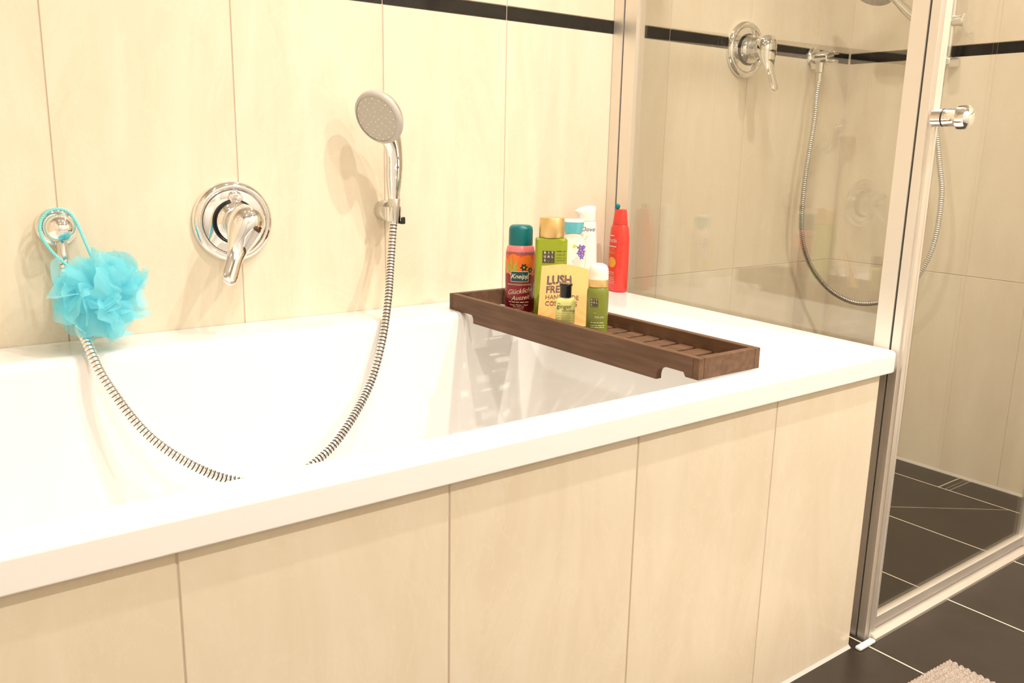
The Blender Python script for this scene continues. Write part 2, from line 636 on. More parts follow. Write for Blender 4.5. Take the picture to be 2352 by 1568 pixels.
# ---------------------------------------------------------------- ceiling downlights
for i, (lx, ly, w) in enumerate(DOWNLIGHTS):
    where = ['before the left end of the bath', 'before the middle of the bath', 'before the shower corner',
             'over the bath end beside the shower glass', 'behind the camera on the left', 'behind the camera on the right'][i]
    t = thing('downlight', 'round recessed chrome ceiling spotlight ' + where, 'spotlight', (lx, ly, CEIL_Z), 0, 'ceiling downlights')
    mb = MB()
    mb.lathe([(0.030, -0.001), (0.042, -0.001), (0.042, -0.006), (0.034, -0.009), (0.030, -0.006)], 28, cap=False)
    mb.build('trim_ring', 'chrome', t, 40)
    mb = MB()
    mb.lathe([(0.0, -0.003), (0.030, -0.003)], 24, cap=False)
    mb.build('lamp_lens', 'bulb', t)
    ld = bpy.data.lights.new('downlight_lamp', 'SPOT')
    ld.energy = w * 1.3
    ld.color = LIGHT_COL
    ld.spot_size = math.radians(150)
    ld.spot_blend = 1.0
    ld.shadow_soft_size = 0.022
    lo = bpy.data.objects.new('downlight_lamp', ld)
    COL.objects.link(lo)
    lo.parent = t
    lo.location = (0, 0, -0.035)

# ---------------------------------------------------------------- bath tub
def lean(x, y):
    k = min(max((x + 0.35) / 0.33, 0), 1)
    return x + 0.045 * y * k


def rrect(x0, x1, y0, y1, z, radii, k=10):
    """rounded rectangle loop; radii for corners (x1,y0) (x1,y1) (x0,y1) (x0,y0)"""
    L = []
    for (cx, cy, a0), r in zip(((x1, y0, -PI / 2), (x1, y1, 0), (x0, y1, PI / 2), (x0, y0, PI)), radii):
        sx = 1 if cx == x1 else -1
        sy = 1 if cy == y1 else -1
        for i in range(k + 1):
            a = a0 + PI / 2 * i / k
            L.append((cx - sx * r + r * math.cos(a), cy - sy * r + r * math.sin(a), z))
    return L


XR = 0.020
XB0 = XL + 0.004
loops = []
def outer(off, z):
    r = max(0.022 - off, 0.004)
    return [(lean(x, y), y, zz) for x, y, zz in rrect(XB0, XR - off, -WB + off, -0.001, z, (r, 0.004, 0.004, 0.004))]
loops.append(outer(0.010, H - RIM + 0.002))
loops.append(outer(0.0015, H - RIM))
loops.append(outer(0.0, H - RIM + 0.002))
loops.append(outer(0.0, H - 0.0055))
loops.append(outer(0.0008, H - 0.0028))
loops.append(outer(0.0026, H - 0.0009))
loops.append(outer(0.0055, H))
def inner(off, z, r):
    return rrect(XL + 0.16 + off * 1.2, -0.275 - off * 1.5, -0.748 + off, -0.118 - off, z, (r, r, r, r))
loops.append(inner(-0.012, H, 0.06))
loops.append(inner(-0.004, H - 0.002, 0.06))
loops.append(inner(0.002, H - 0.008, 0.06))
loops.append(inner(0.006, H - 0.018, 0.06))
loops.append(inner(0.018, 0.46, 0.065))
loops.append(inner(0.038, 0.34, 0.08))
loops.append(inner(0.062, 0.22, 0.10))
loops.append(inner(0.085, 0.165, 0.13))
loops.append(inner(0.12, 0.145, 0.12))
loops.append(inner(0.20, 0.14, 0.10))
mb = MB()
mb.rings(loops, 0, None, False, True)
tub = mb.build('bathtub', 'acrylic', None, 50)
wn = tub.modifiers.new('normals', 'WEIGHTED_NORMAL')
wn.keep_sharp = True
wn.weight = 80
tag(tub, 'white acrylic built-in bathtub with a broad flat rim', 'bathtub')

# tiled apron of the bath
sur = thing('bath_surround', 'beige tiled bath panel below the white rim', 'bath panel', (-0.9, -0.79, 0))
YP = -WB + 0.012
zt = H - RIM - 0.003
mb = MB()
mb.box(XL + 0.004 + 0.9, -0.0575 + 0.9, YP + 0.0015 + 0.79, YP + 0.05 + 0.79, 0.0, zt)
mb.box(-0.10 + 0.9, -0.0575 + 0.9, YP + 0.03 + 0.79, 0.785, 0.0, zt)
mb.build('masonry', 'grout', sur)
xs = [XL + 0.004, -1.541, -1.241, -0.941, -0.641, -0.341, -0.054]
for a, b2 in zip(xs[:-1], xs[1:]):
    mb = MB()
    mb.rbox(a + GAP / 2 + 0.9, b2 - GAP / 2 + 0.9, YP + 0.79, YP + 0.008 + 0.79, 0.004, zt, 0.0008, 1)
    mb.build('tile', 'tile', sur)
mb = MB()
mb.prism([(YP - 0.005 + 0.79, 0.0), (YP + 0.002 + 0.79, 0.0), (YP + 0.002 + 0.79, 0.006)], XL + 0.01 + 0.9, -0.054 + 0.9, 'x')
mb.build('sealant_bead', 'silicone', sur)

# ---------------------------------------------------------------- shower enclosure
SL = 0.0525            # the screen stands slightly askew, parallel to the bath's end
def sx(y):
    return 0.044 + SL * y
encl = thing('shower_screen', 'fixed clear glass shower screen with aluminium profiles at the bath end', 'shower screen', (0.02, -0.4, 0))
OX, OY = 0.02, -0.4
ZTOP = 1.96


def quad_prism(y0, y1, dx0, dx1, z0, z1, bev=0.0):
    """box following the askew line of the screen"""
    poly = [(sx(y0) + dx0 - OX, y0 - OY), (sx(y0) + dx1 - OX, y0 - OY), (sx(y1) + dx1 - OX, y1 - OY), (sx(y1) + dx0 - OX, y1 - OY)]
    m_ = MB()
    m_.prism(poly, z0, z1)
    return m_


quad_prism(-0.770, -0.070, -0.003, 0.003, 0.012, ZTOP - 0.01).build('glass_pane', 'glass', encl)
quad_prism(-0.034, -0.001, -0.016, 0.016, 0.0, ZTOP).build('wall_channel', 'alu', encl)
quad_prism(-0.0375, -0.034, -0.012, 0.012, 0.0, ZTOP).build('channel_gap', 'alu_dark', encl)
quad_prism(-0.078, -0.0375, -0.014, 0.014, 0.0, ZTOP).build('glazing_profile', 'alu', encl)
quad_prism(-0.7875, -0.757, -0.013, 0.013, 0.0, ZTOP).build('corner_profile', 'alu', encl)
quad_prism(-0.7905, -0.7875, -0.010, 0.013, 0.0, ZTOP).build('channel_gap', 'alu_dark', encl)
mb = quad_prism(-0.806, -0.7905, -0.011, 0.006, 0.0, ZTOP)
mb.add(*(lambda q: (q.v, q.f))(quad_prism(-0.812, -0.806, -0.006, 0.006, 0.0, ZTOP)))
mb.build('corner_post', 'alu', encl)
quad_prism(-0.755, -0.075, -0.012, 0.012, 0.0, 0.016).build('floor_profile', 'alu', encl)
mb = MB()
mb.rbox(-0.052 - OX, 0.0 - OX, -0.825 - OY, -0.8125 - OY, 0.0, 0.007, 0.003, 2)
mb.build('sill_end_block', 'white_plastic', encl, 40)

mb = MB()
mb.prism([(-0.020, 0), (0.020, 0), (0.020, 0.012), (0.012, 0.017), (-0.014, 0.012), (-0.020, 0.006)], -0.495, 0.480, 'x')
sill = mb.build('shower_threshold', 'alu', None, None, (0.497, -0.802, 0.0))
tag(sill, 'low aluminium threshold on the floor under the shower door', 'threshold')

sd = thing('shower_door', 'clear glass shower door with an aluminium frame and chrome knob', 'shower door', (0.33, -0.802, 0.019))
DX, DY, DZ = 0.33, -0.802, 0.019
def dbox(name, x0, x1, y0, y1, z0, z1, mk, bev=0.001):
    m_ = MB()
    m_.rbox(x0 - DX, x1 - DX, y0 - DY, y1 - DY, z0 - DZ, z1 - DZ, bev, 1)
    return m_.build(name, mk, sd)
dbox('glass_pane', 0.012, 0.642, -0.805, -0.799, 0.030, 1.93, 'glass', 0.0005)
dbox('stile', 0.0095, 0.0165, -0.812, -0.793, 0.019, 1.94, 'alu')
dbox('stile', 0.638, 0.656, -0.812, -0.793, 0.019, 1.94, 'alu')
dbox('bottom_rail', 0.017, 0.637, -0.810, -0.795, 0.019, 0.042, 'alu')
dbox('top_rail', 0.017, 0.637, -0.810, -0.795, 1.92, 1.94, 'alu')
mb = MB()
T = frame((0, -1, 0), (0.000 - DX, -0.8125 - DY, 0.959 - DZ))
mb.lathe([(0.0, 0.0), (0.0145, 0.0), (0.0145, 0.016), (0.0138, 0.0165), (0.0138, 0.018), (0.0145, 0.0185), (0.0145, 0.036), (0.0165, 0.040),
          (0.0192, 0.042), (0.0195, 0.050), (0.0185, 0.056), (0.014, 0.060), (0.007, 0.062), (0.0, 0.0625)], 40, T=T, mats=[0, 0, 1, 1, 1, 0, 0, 0, 0, 0, 0, 0, 0])
mb.build('door_knob', ['chrome', 'rubber'], sd, 35)

sp = thing('shower_side_panel', 'fixed glass panel between the shower door and the side wall', 'glass panel', (0.83, -0.802, 0.019))
mb = MB()
mb.box(0.660 - 0.83, 0.995 - 0.83, -0.003, 0.003, 0.0, 1.92)
mb.build('glass_pane', 'glass', sp)
mb = MB()
mb.box(0.6565 - 0.83, 0.668 - 0.83, -0.009, 0.009, 0.0, 1.92)
mb.build('stile', 'alu', sp)

# ---------------------------------------------------------------- mixers
def mixer(name, label, loc, swing, diverter):
    t = thing(name, label, 'mixer tap', loc)
    T = frame((0, -1, 0))
    mb = MB()
    mb.lathe([(0.0725, 0.0), (0.0735, 0.004), (0.0715, 0.010), (0.066, 0.0145), (0.060, 0.0145), (0.0575, 0.0115)], 64, T=T, cap=False)
    mb.build('escutcheon_ring', 'chrome', t, 60)
    mb = MB()
    mb.lathe([(0.0578, 0.0085), (0.0565, 0.0125), (0.045, 0.0138), (0.030, 0.0142), (0.0, 0.0142)], 64, T=T, cap=False)
    mb.build('face_plate', 'chrome', t, 60)
    mb = MB()
    mb.lathe([(0.0405, 0.0138), (0.0405, 0.0165), (0.0375, 0.0165), (0.0375, 0.0138)], 56, T=T, cap=False)
    mb.build('seal_ring', 'rubber', t, 40)
    mb = MB()
    mb.lathe([(0.037, 0.0138), (0.036, 0.026), (0.031, 0.030), (0.0285, 0.031), (0.0285, 0.036), (0.0265, 0.037), (0.0265, 0.052), (0.024, 0.054), (0, 0.054)], 48,
             T=T, cap=False, mats=[0, 0, 0, 1, 1, 1, 0, 0])
    mb.build('cartridge_sleeve', ['chrome', 'satin'], t, 40)
    if diverter:
        mb = MB()
        T2 = frame((0, -1, 0), (0.002, -0.014, 0.044))
        mb.lathe([(0.0115, 0.0), (0.0115, 0.004), (0.009, 0.006), (0.005, 0.0065), (0.0048, 0.016), (0.0062, 0.018), (0.0065, 0.024), (0.005, 0.026), (0, 0.0262)], 28, T=T2, cap=False)
        mb.build('diverter_knob', 'chrome', t, 40)
        for q in ((-0.031, 0.002), (0.049, 0.002)):
            mb = MB()
            mb.lathe([(0.0052, 0.0), (0.0052, 0.002), (0.004, 0.003), (0.002, 0.0022), (0, 0.0022)], 20, T=frame((0, -1, 0), (q[0], -0.0142, q[1])), cap=False)
            mb.build('screw', 'chrome', t, 40)
    # lever: domed hub running out into a flat curved blade
    Ry = Matrix.Rotation(swing, 4, 'Y')
    secs = [(0.031, -0.055, 0.006, 0.010), (0.0285, -0.060, 0.019, 0.020), (0.022, -0.065, 0.0270, 0.0255), (0.011, -0.069, 0.0315, 0.0265),
            (-0.002, -0.072, 0.0325, 0.025), (-0.014, -0.075, 0.0310, 0.0215), (-0.028, -0.079, 0.0265, 0.016), (-0.042, -0.083, 0.0205, 0.0105),
            (-0.058, -0.089, 0.0155, 0.0066), (-0.074, -0.096, 0.0145, 0.0052), (-0.090, -0.103, 0.0148, 0.0047), (-0.102, -0.108, 0.0138, 0.0043),
            (-0.108, -0.1105, 0.0095, 0.0035), (-0.1105, -0.1115, 0.003, 0.002)]
    loops = []
    for i, (z, y, w, th) in enumerate(secs):
        a, b2 = secs[max(i - 1, 0)], secs[min(i + 1, len(secs) - 1)]
        d = Vector((0, b2[1] - a[1], b2[0] - a[0])).normalized()
        if i < 5:
            d = Vector((0, -0.25, -1)).normalized()
        nn = Vector((1, 0, 0)).cross(d)
        loops.append([Vector((0, y, z)) + Vector((w * math.cos(2 * PI * j / 28), 0, 0)) + nn * th * math.sin(2 * PI * j / 28) for j in range(28)])
    mb = MB()
    mb.rings(loops, 0, Ry, True, True)
    lev = mb.build('lever', 'chrome', t, 70)
    mb = MB()
    mb.rings([[Vector((0.0045 * math.cos(2 * PI * j / 16), -0.088 - 0.0005 * k - 0.45 * (0.0 + 0.0062 * math.sin(2 * PI * j / 16)) * 0, -0.046 + 0.006 * math.sin(2 * PI * j / 16))) for j in range(16)] for k in (0, 1)], 0, Ry)
    return t


mixer('bath_mixer_tap', 'round chrome bath mixer tap with lever swung to the left', (-0.8975, 0, 0.7555), math.radians(28), True)
mixer('shower_mixer_tap', 'round chrome shower mixer tap on the black border behind glass', (0.507, 0, 1.1655), 0.0, False)

# ---------------------------------------------------------------- hose outlet left of the bath mixer
t = thing('hose_outlet', 'domed chrome wall outlet holding the turquoise puff cord', 'wall outlet', (-1.187, 0, 0.7555))
T = frame((0, -1, 0))
mb = MB()
mb.lathe([(0.0315, 0.0), (0.0318, 0.004), (0.0300, 0.008), (0.0255, 0.011), (0.019, 0.012), (0.0, 0.012)], 48, T=T, cap=False)
mb.build('rosette', 'chrome', t, 50)
mb = MB()
mb.lathe([(0.016, 0.011), (0.0155, 0.022), (0.017, 0.024)], 40, T=T, cap=False)
mb.build('neck', 'chrome', t, 50)
mb = MB()
mb.lathe([(0.012, 0.0235), (0.0205, 0.0245), (0.0232, 0.030)] + [(0.0232 * math.cos(a), 0.034 + 0.019 * math.sin(a)) for a in [k * PI / 2 / 9 for k in range(10)]], 48, T=T, cap=False)
mb.build('dome', 'chrome', t, 60)
mb = MB()
mb.lathe([(0.0085, 0.0), (0.0085, -0.028), (0.0095, -0.030), (0.0095, -0.042), (0.0082, -0.044), (0, -0.044)], 24, T=Matrix.Translation((0.003, -0.018, -0.012)), cap=False)
mb.build('hose_nut', 'satin', t, 40)

# ---------------------------------------------------------------- hoses
def hose(name, label, pts, r, pitch, groove, dark, gap=0.3, deep=0.84):
    o = Vector(pts[0])
    path = spline([Vector(p) - o for p in pts], pitch / 5)
    rad, mats = [], []
    for i in range(len(path)):
        ph = (i % 5)
        rad.append(r * (deep if ph == 0 else (1.0 if ph in (2, 3) else 0.975)))
        mats.append(1 if ph == 0 else 0)
    mb = MB()
    mb.tube(path, rad, 12, mats=mats[:-1] + [0])
    ob = mb.build(name, [groove, dark], None, 30, o)
    tag(ob, label, 'shower hose')
    return ob


CX = Vector((-1.4391, -1.5738, 0.8957))
hose('bath_shower_hose', 'ribbed chrome shower hose looping down into the bathtub',
     [(-1.1830, -0.0200, 0.704), (-1.182, -0.035, 0.665), (-1.184, -0.075, 0.618), (-1.1785, -0.125, 0.583), (-1.1640, -0.160, 0.530),
      (-1.125, -0.200, 0.455), (-1.0775, -0.230, 0.405), (-1.012, -0.250, 0.363), (-0.928, -0.258, 0.340), (-0.850, -0.245, 0.363), (-0.788, -0.220, 0.398),
      (-0.712, -0.170, 0.457), (-0.6746, -0.150, 0.5289), (-0.6428, -0.118, 0.6026), (-0.610, -0.072, 0.673), (-0.594, -0.054, 0.735), (-0.5905, -0.0515, 0.752)],
     0.0078, 0.0068, 'chrome', 'hose_dark')
hose('wall_shower_hose', 'grey metal shower hose hanging in a loop behind the glass',
     [(0.790, -0.045, 1.098), (0.783, -0.047, 1.05), (0.779, -0.05, 0.987), (0.760, -0.05, 0.815), (0.761, -0.055, 0.677), (0.800, -0.062, 0.585), (0.868, -0.085, 0.507),
      (0.925, -0.130, 0.466), (0.934, -0.197, 0.468), (0.934, -0.269, 0.498), (0.932, -0.326, 0.559), (0.930, -0.363, 0.661), (0.930, -0.368, 0.792),
      (0.930, -0.352, 0.874), (0.930, -0.322, 1.0), (0.925, -0.290, 1.10), (0.920, -0.286, 1.18), (0.918, -0.284, 1.222)],
     0.0075, 0.0058, 'satin', 'hose_groove', deep=0.86)

# ---------------------------------------------------------------- bath hand shower and its bracket
t = thing('hand_shower_bracket', 'round chrome wall bracket holding the bath hand shower', 'wall bracket', (-0.587, 0, 0.768))
mb = MB()
mb.lathe([(0.0208, 0.0), (0.0212, 0.002), (0.0212, 0.026), (0.0195, 0.029), (0, 0.030)], 40, T=frame((0, -1, 0)), cap=False)
mb.build('wall_boss', 'satin', t, 40)
mb = MB()
for sgn in (-1, 1):
    L = []
    for k in range(9):
        a = math.radians(90 + sgn * (8 + 130 * k / 8))
        L.append((0.0165 * math.cos(a), 0.0165 * math.sin(a)))
    L2 = [(0.0125 * x / 0.0165, 0.0125 * y / 0.0165) for x, y in L]
    poly = L + L2[::-1]
    T = Matrix.Translation((-0.003, -0.0515, -0.018))
    mb.prism(poly, 0.0, 0.028, 'z', 0, T)
mb.rbox(-0.015, 0.009, -0.040, -0.028, -0.016, 0.010, 0.003, 2)
mb.build('clip', 'chrome', t, 40)
mb = MB()
mb.rbox(0.006, 0.0155, -0.064, -0.046, -0.024, -0.010, 0.002, 2)
mb.build('clip_insert', 'rubber', t, 40)

t = thing('hand_shower', 'chrome hand shower with a pale grey round spray face', 'hand shower', (-0.590, -0.0515, 0.750))
O = Vector(t.location)
mb = MB()
mb.lathe([(0.0085, -0.004), (0.0095, 0.0), (0.0115, 0.026), (0.0122, 0.044), (0.0112, 0.046), (0, 0.046)], 32, cap=False)
mb.build('connector', 'satin', t, 40)
Nn = Vector((-0.779, -0.362, -0.396)).normalized()
Ch = Vector((-0.6405, -0.088, 0.948)) - O
TH = frame(Nn, Ch)
# handle: loft from the connector up into the back of the head
hp = [(0.0, 0.0, 0.044), (-0.001, -0.001, 0.050), (-0.002, -0.003, 0.070), (-0.003, -0.006, 0.095), (-0.005, -0.011, 0.120), (-0.010, -0.017, 0.142), (-0.019, -0.024, 0.160), (-0.030, -0.030, 0.176)]
hr = [(0.0115, 0.0115), (0.0140, 0.0140), (0.0162, 0.0160), (0.0172, 0.0168), (0.0170, 0.0162), (0.0178, 0.0150), (0.0205, 0.0135), (0.021, 0.012)]
mb = MB()
sp_ = spline(hp, 0.004)
def interp(tt, arr):
    x = tt * (len(arr) - 1)
    i = min(int(x), len(arr) - 2)
    f = x - i
    return tuple(arr[i][k] * (1 - f) + arr[i + 1][k] * f for k in range(2))
mb.tube(sp_, [interp(i / (len(sp_) - 1), hr) for i in range(len(sp_))], 28)
hd = mb.build('handle', 'chrome', t, 60)
mb = MB()
mb.lathe([(0.0, -0.026), (0.020, -0.025), (0.036, -0.020), (0.047, -0.012), (0.0515, -0.004), (0.0520, 0.0)], 56, T=TH, cap=False)
mb.build('head_shell', 'chrome', t, 60)
mb = MB()
mb.lathe([(0.0520, 0.0), (0.0510, 0.005), (0.0475, 0.0085), (0.0445, 0.0092)], 56, T=TH, cap=False)
mb.build('head_rim', 'shower_face', t, 60)
mb = MB()
mb.lathe([(0.0445, 0.0082), (0.030, 0.0095), (0.0, 0.0100)], 56, T=TH, cap=False)
mb.build('spray_face', 'shower_face', t, 40)
mb = MB()
for rr, n, ph in ((0.0395, 17, 0), (0.0315, 13, 0.3), (0.0230, 9, 0.1), (0.0140, 6, 0.4), (0.006, 3, 0)):
    for k in range(n):
        a = ph + 2 * PI * k / n
        mb.lathe([(0.0013, 0.008), (0.0011, 0.0112), (0.0, 0.0114)], 8, T=TH @ Matrix.Translation((rr * math.cos(a), rr * math.sin(a), 0)), cap=False)
nz_o = mb.build('nozzles', 'nozzle', t, 40)
nz_o['kind'] = 'stuff'
mb = MB()
hc = Vector((-0.0205, -0.0285, 0.118))
mb.lathe([(0.0030, 0.0), (0.0030, 0.0012), (0.0018, 0.002), (0.0, 0.002)], 16, T=frame((-0.6, -0.8, 0.1), Vector((-0.0160, -0.0245, 0.150))), cap=False)
mb.build('emblem', 'blue_ball', t, 40)

# ---------------------------------------------------------------- shower outlet, slide rail and hand shower behind the glass
t = thing('shower_wall_outlet', 'chrome shower hose outlet with fork holder on the black border', 'wall outlet', (0.816, 0, 1.166))
T = frame((0, -1, 0))
mb = MB()
mb.lathe([(0.0310, 0.0), (0.0312, 0.004), (0.029, 0.009), (0.024, 0.011), (0.0, 0.012)], 44, T=T, cap=False)
mb.build('rosette', 'chrome', t, 50)
mb = MB()
mb.lathe([(0.0175, 0.010), (0.0185, 0.030), (0.0205, 0.050), (0.0205, 0.056), (0.017, 0.058), (0.0, 0.058)], 36, T=T, cap=False)
mb.build('holder_body', 'chrome', t, 50)
for sgn in (-1, 1):
    mb = MB()
    mb.rbox(-0.013, 0.013, -0.078, -0.056, sgn * 0.0115 - 0.0042, sgn * 0.0115 + 0.0042, 0.003, 2)
    mb.build('fork_arm', 'satin', t, 50)
mb = MB()
mb.lathe([(0.0110, -0.015), (0.0110, -0.042), (0.0085, -0.044), (0.0085, -0.068), (0, -0.068)], 24, T=Matrix.Translation((-0.026 + 0.004, -0.042, 0)), cap=False)
mb.build('hose_nut', 'satin', t, 40)

t = thing('slide_rail', 'chrome slide rail with clamp on the shower side wall', 'slide rail', (0.955, -0.322, 1.12))
mb = MB()
mb.lathe([(0.0, 0.03), (0.0108, 0.03), (0.0108, 0.72), (0.0, 0.72)], 28, cap=False)
mb.build('rail', 'satin', t, 40)
for zz in (0.030, 0.72):
    mb = MB()
    mb.rbox(-0.016, 0.043, -0.016, 0.016, zz - 0.016, zz + 0.010, 0.007, 3)
    mb.build('wall_mount', 'satin', t, 50)
mb = MB()
mb.lathe([(0.0, -0.020), (0.0145, -0.020), (0.0150, 0.024), (0.0165, 0.028), (0.0165, 0.034), (0.010, 0.038), (0, 0.0385)], 32, T=frame((0, -1, 0), (0, 0, 0.131)), cap=False)
mb.build('clamp_knob', 'chrome', t, 45)
mb = MB()
mb.tube([(-0.005, 0.0, 0.131), (-0.020, 0.018, 0.128), (-0.036, 0.036, 0.124)], [0.013, 0.014, 0.0155], 20)
mb.build('holder_arm', 'satin', t, 45)

t = thing('rail_hand_shower', 'chrome hand shower clipped to the slide rail behind the glass', 'hand shower', (0.918, -0.284, 1.222))
mb = MB()
hp = [(0, 0, 0.0), (-0.008, 0.010, 0.016), (-0.022, 0.034, 0.040), (-0.036, 0.058, 0.066), (-0.048, 0.078, 0.090), (-0.058, 0.098, 0.104)]
hr = [(0.0095, 0.0095), (0.012, 0.012), (0.0145, 0.0135), (0.0155, 0.013), (0.017, 0.012), (0.02, 0.011)]
sp_ = spline(hp, 0.004)
mb.tube(sp_, [interp(i / (len(sp_) - 1), hr) for i in range(len(sp_))], 24)
mb.build('handle', 'chrome', t, 60)
TS = frame((-0.45, 0.05, -1.0), (-0.074, 0.128, 0.104))
mb = MB()
mb.lathe([(0.0, -0.022), (0.024, -0.020), (0.042, -0.012), (0.0515, -0.003), (0.0520, 0.002), (0.049, 0.005)], 48, T=TS, cap=False)
mb.build('head_shell', 'chrome', t, 60)
mb = MB()
mb.lathe([(0.049, 0.005), (0.046, 0.0075), (0.0, 0.008)], 48, T=TS, cap=False)
mb.build('spray_face', 'shower_face', t, 40)
mb = MB()
for rr, n, ph in ((0.040, 17, 0), (0.030, 12, 0.3), (0.019, 8, 0.1), (0.009, 4, 0.4)):
    for k in range(n):
        a = ph + 2 * PI * k / n
        mb.lathe([(0.0014, 0.006), (0.0011, 0.0095), (0.0, 0.0098)], 8, T=TS @ Matrix.Translation((rr * math.cos(a), rr * math.sin(a), 0)), cap=False)
nz_o = mb.build('nozzles', 'shower_face', t, 40)
nz_o['kind'] = 'stuff'

# ---------------------------------------------------------------- bath puff
t = thing('bath_puff', 'fluffy turquoise mesh bath puff hanging from the domed outlet', 'bath puff', (-1.150, -0.092, 0.650))
rnd = random.Random(11)
mb = MB()
NU, NV = 30, 8
K = 58
for k in range(K):
    zz = 1 - 2 * (k + 0.5) / K
    ph = k * 2.39996
    n = Vector((math.sqrt(1 - zz * zz) * math.cos(ph), math.sqrt(1 - zz * zz) * math.sin(ph), zz))
    n = (n + Vector([rnd.uniform(-.3, .3) for _ in range(3)])).normalized()
    a = Vector([rnd.uniform(-1, 1) for _ in range(3)])
    t1 = (a - n * a.dot(n)).normalized()
    t2 = n.cross(t1)
    R0 = rnd.uniform(0.058, 0.084)
    wid = rnd.uniform(0.55, 1.05)
    amp = rnd.uniform(0.12, 0.34)
    fq = rnd.uniform(2.6, 5.6)
    p1, p2, p3 = rnd.uniform(0, 6.3), rnd.uniform(0, 6.3), rnd.uniform(0, 6.3)
    curl = rnd.uniform(-0.75, 0.75)
    off = t2 * rnd.uniform(-0.016, 0.016) + t1 * rnd.uniform(-0.010, 0.010)
    vs, fs = [], []
    for i in range(NU + 1):
        u = -1 + 2 * i / NU
        for j in range(NV + 1):
            v = j / NV
            lat = amp * math.sin(fq * u + p1) * v ** 0.8 + curl * v ** 3 + 0.05 * math.sin(13 * u + p3) * v * v
            d = (n + t1 * (u * wid * (0.5 + 0.5 * v)) + t2 * lat).normalized()
            rr = R0 * (0.22 + 0.78 * v) * (1 - 0.18 * u * u + 0.06 * math.sin(5 * u + p2) * v)
            p = d * rr + off * (1 - 0.5 * v)
            p.y = max(min(p.y * 0.92, 0.082), -0.10)
            vs.append(p)
    for i in range(NU):
        for j in range(NV):
            q = i * (NV + 1) + j
            fs.append((q, q + 1, q + NV + 2, q + NV + 1))
    mb.add(vs, fs)
net = mb.build('netting', 'net', t, 180)
# twisted cord round the neck of the outlet
O = Vector(t.location)
cp = [(-1.166, -0.075, 0.680), (-1.186, -0.062, 0.700), (-1.204, -0.046, 0.722), (-1.2155, -0.036, 0.748), (-1.2120, -0.030, 0.771), (-1.200, -0.028, 0.7835), (-1.186, -0.028, 0.7865), (-1.1715, -0.030, 0.781),
      (-1.162, -0.036, 0.764), (-1.155, -0.050, 0.735), (-1.148, -0.064, 0.705), (-1.145, -0.075, 0.680)]
path = spline([Vector(p) - O for p in cp], 0.0012)
mb = MB()
for sgn in (0, PI):
    pts = []
    for i, p in enumerate(path):
        tg = (path[min(i + 1, len(path) - 1)] - path[max(i - 1, 0)]).normalized()
        e1 = tg.cross(Vector((0, -1, 0))).normalized()
        e2 = tg.cross(e1)
        a = i * 0.95 + sgn
        pts.append(p + (e1 * math.cos(a) + e2 * math.sin(a)) * 0.00135)
    mb.tube(pts, 0.00155, 6)
mb.build('cord', 'cord', t, 60)

# ---------------------------------------------------------------- bath tray
t = thing('bath_tray', 'dark brown wooden bath tray lying across the tub', 'bath tray', (-0.4015, -0.413, H))
BX, BY = -0.4015, -0.413
X0, X1 = -0.4730 - BX, -0.3300 - BX
Y0, Y1 = -0.7535 - BY, -0.0730 - BY
TH_ = 0.012
ztop, zlow = 0.0335, -0.0165
def side_profile():
    pts = [(Y0 + TH_, 0.0004), (Y0 + 0.026, 0.0004), (Y0 + 0.030, 0.0070), (Y0 + 0.068, 0.0070), (Y0 + 0.074, 0.0040)]
    for k in range(6):
        a = PI / 2 * k / 5
        pts.append((Y0 + 0.076 + 0.008 * math.sin(a), -0.010 + 0.0130 * math.cos(a)))
    pts += [(Y0 + 0.084, zlow), (Y1 - 0.088, zlow)]
    for k in range(6):
        a = PI / 2 * k / 5
        pts.append((Y1 - 0.088 + 0.0, -0.010)) if k == 0 else pts.append((Y1 - 0.088 + 0.010 * (1 - math.cos(a)), -0.010 + 0.0104 * math.sin(a)))
    pts += [(Y1 - TH_, 0.0004), (Y1 - TH_, ztop), (Y0 + TH_, ztop)]
    return pts
for xa, xb in ((X0, X0 + TH_), (X1 - TH_, X1)):
    mb = MB()
    mb.prism(side_profile(), xa, xb, 'x')
    o = mb.build('side_board', 'wood', t)
    bv = o.modifiers.new('edge', 'BEVEL')
    bv.width = 0.0009
    bv.segments = 1
    bv.limit_method = 'ANGLE'
# end boards run between short corner posts, as the joints in the photo show
for ya, yb in ((Y0, Y0 + TH_ - 0.0004), (Y1 - TH_ + 0.0004, Y1)):
    mb = MB()
    mb.rbox(X0 + TH_ + 0.0005, X1 - TH_ - 0.0005, ya, yb, 0.0004, ztop, 0.0008, 1)
    mb.build('end_board', 'wood', t)
    for xa, xb in ((X0, X0 + TH_), (X1 - TH_, X1)):
        mb = MB()
        mb.rbox(xa, xb, ya, yb, 0.0004, ztop, 0.0008, 1)
        mb.build('corner_block', 'wood', t)
y = Y0 + 0.045
while y + 0.029 < Y1 - 0.075:
    mb = MB()
    mb.rbox(X0 + TH_ + 0.0003, X1 - TH_ - 0.0003, y, y + 0.029, 0.004, 0.012, 0.0012, 1)
    mb.build('slat', 'wood', t)
    y += 0.0392

mb = MB()
mb.lathe([(0.0065, 0.0), (0.0065, 0.004), (0.0045, 0.0075), (0.0, 0.0085)], 20, T=frame((0, 1, 0), (-0.391 - BX, Y0 + TH_ - 0.0006, 0.016)), cap=False)
mb.build('metal_stud', 'satin', t, 50)
ZT = H + 0.0125     # top of the slats
FACE = math.radians(-39)


# ---------------------------------------------------------------- things standing in the tray
def bottle(name, label, cat, x, y, z, rz):
    return thing(name, label, cat, (x, y, z), rz)


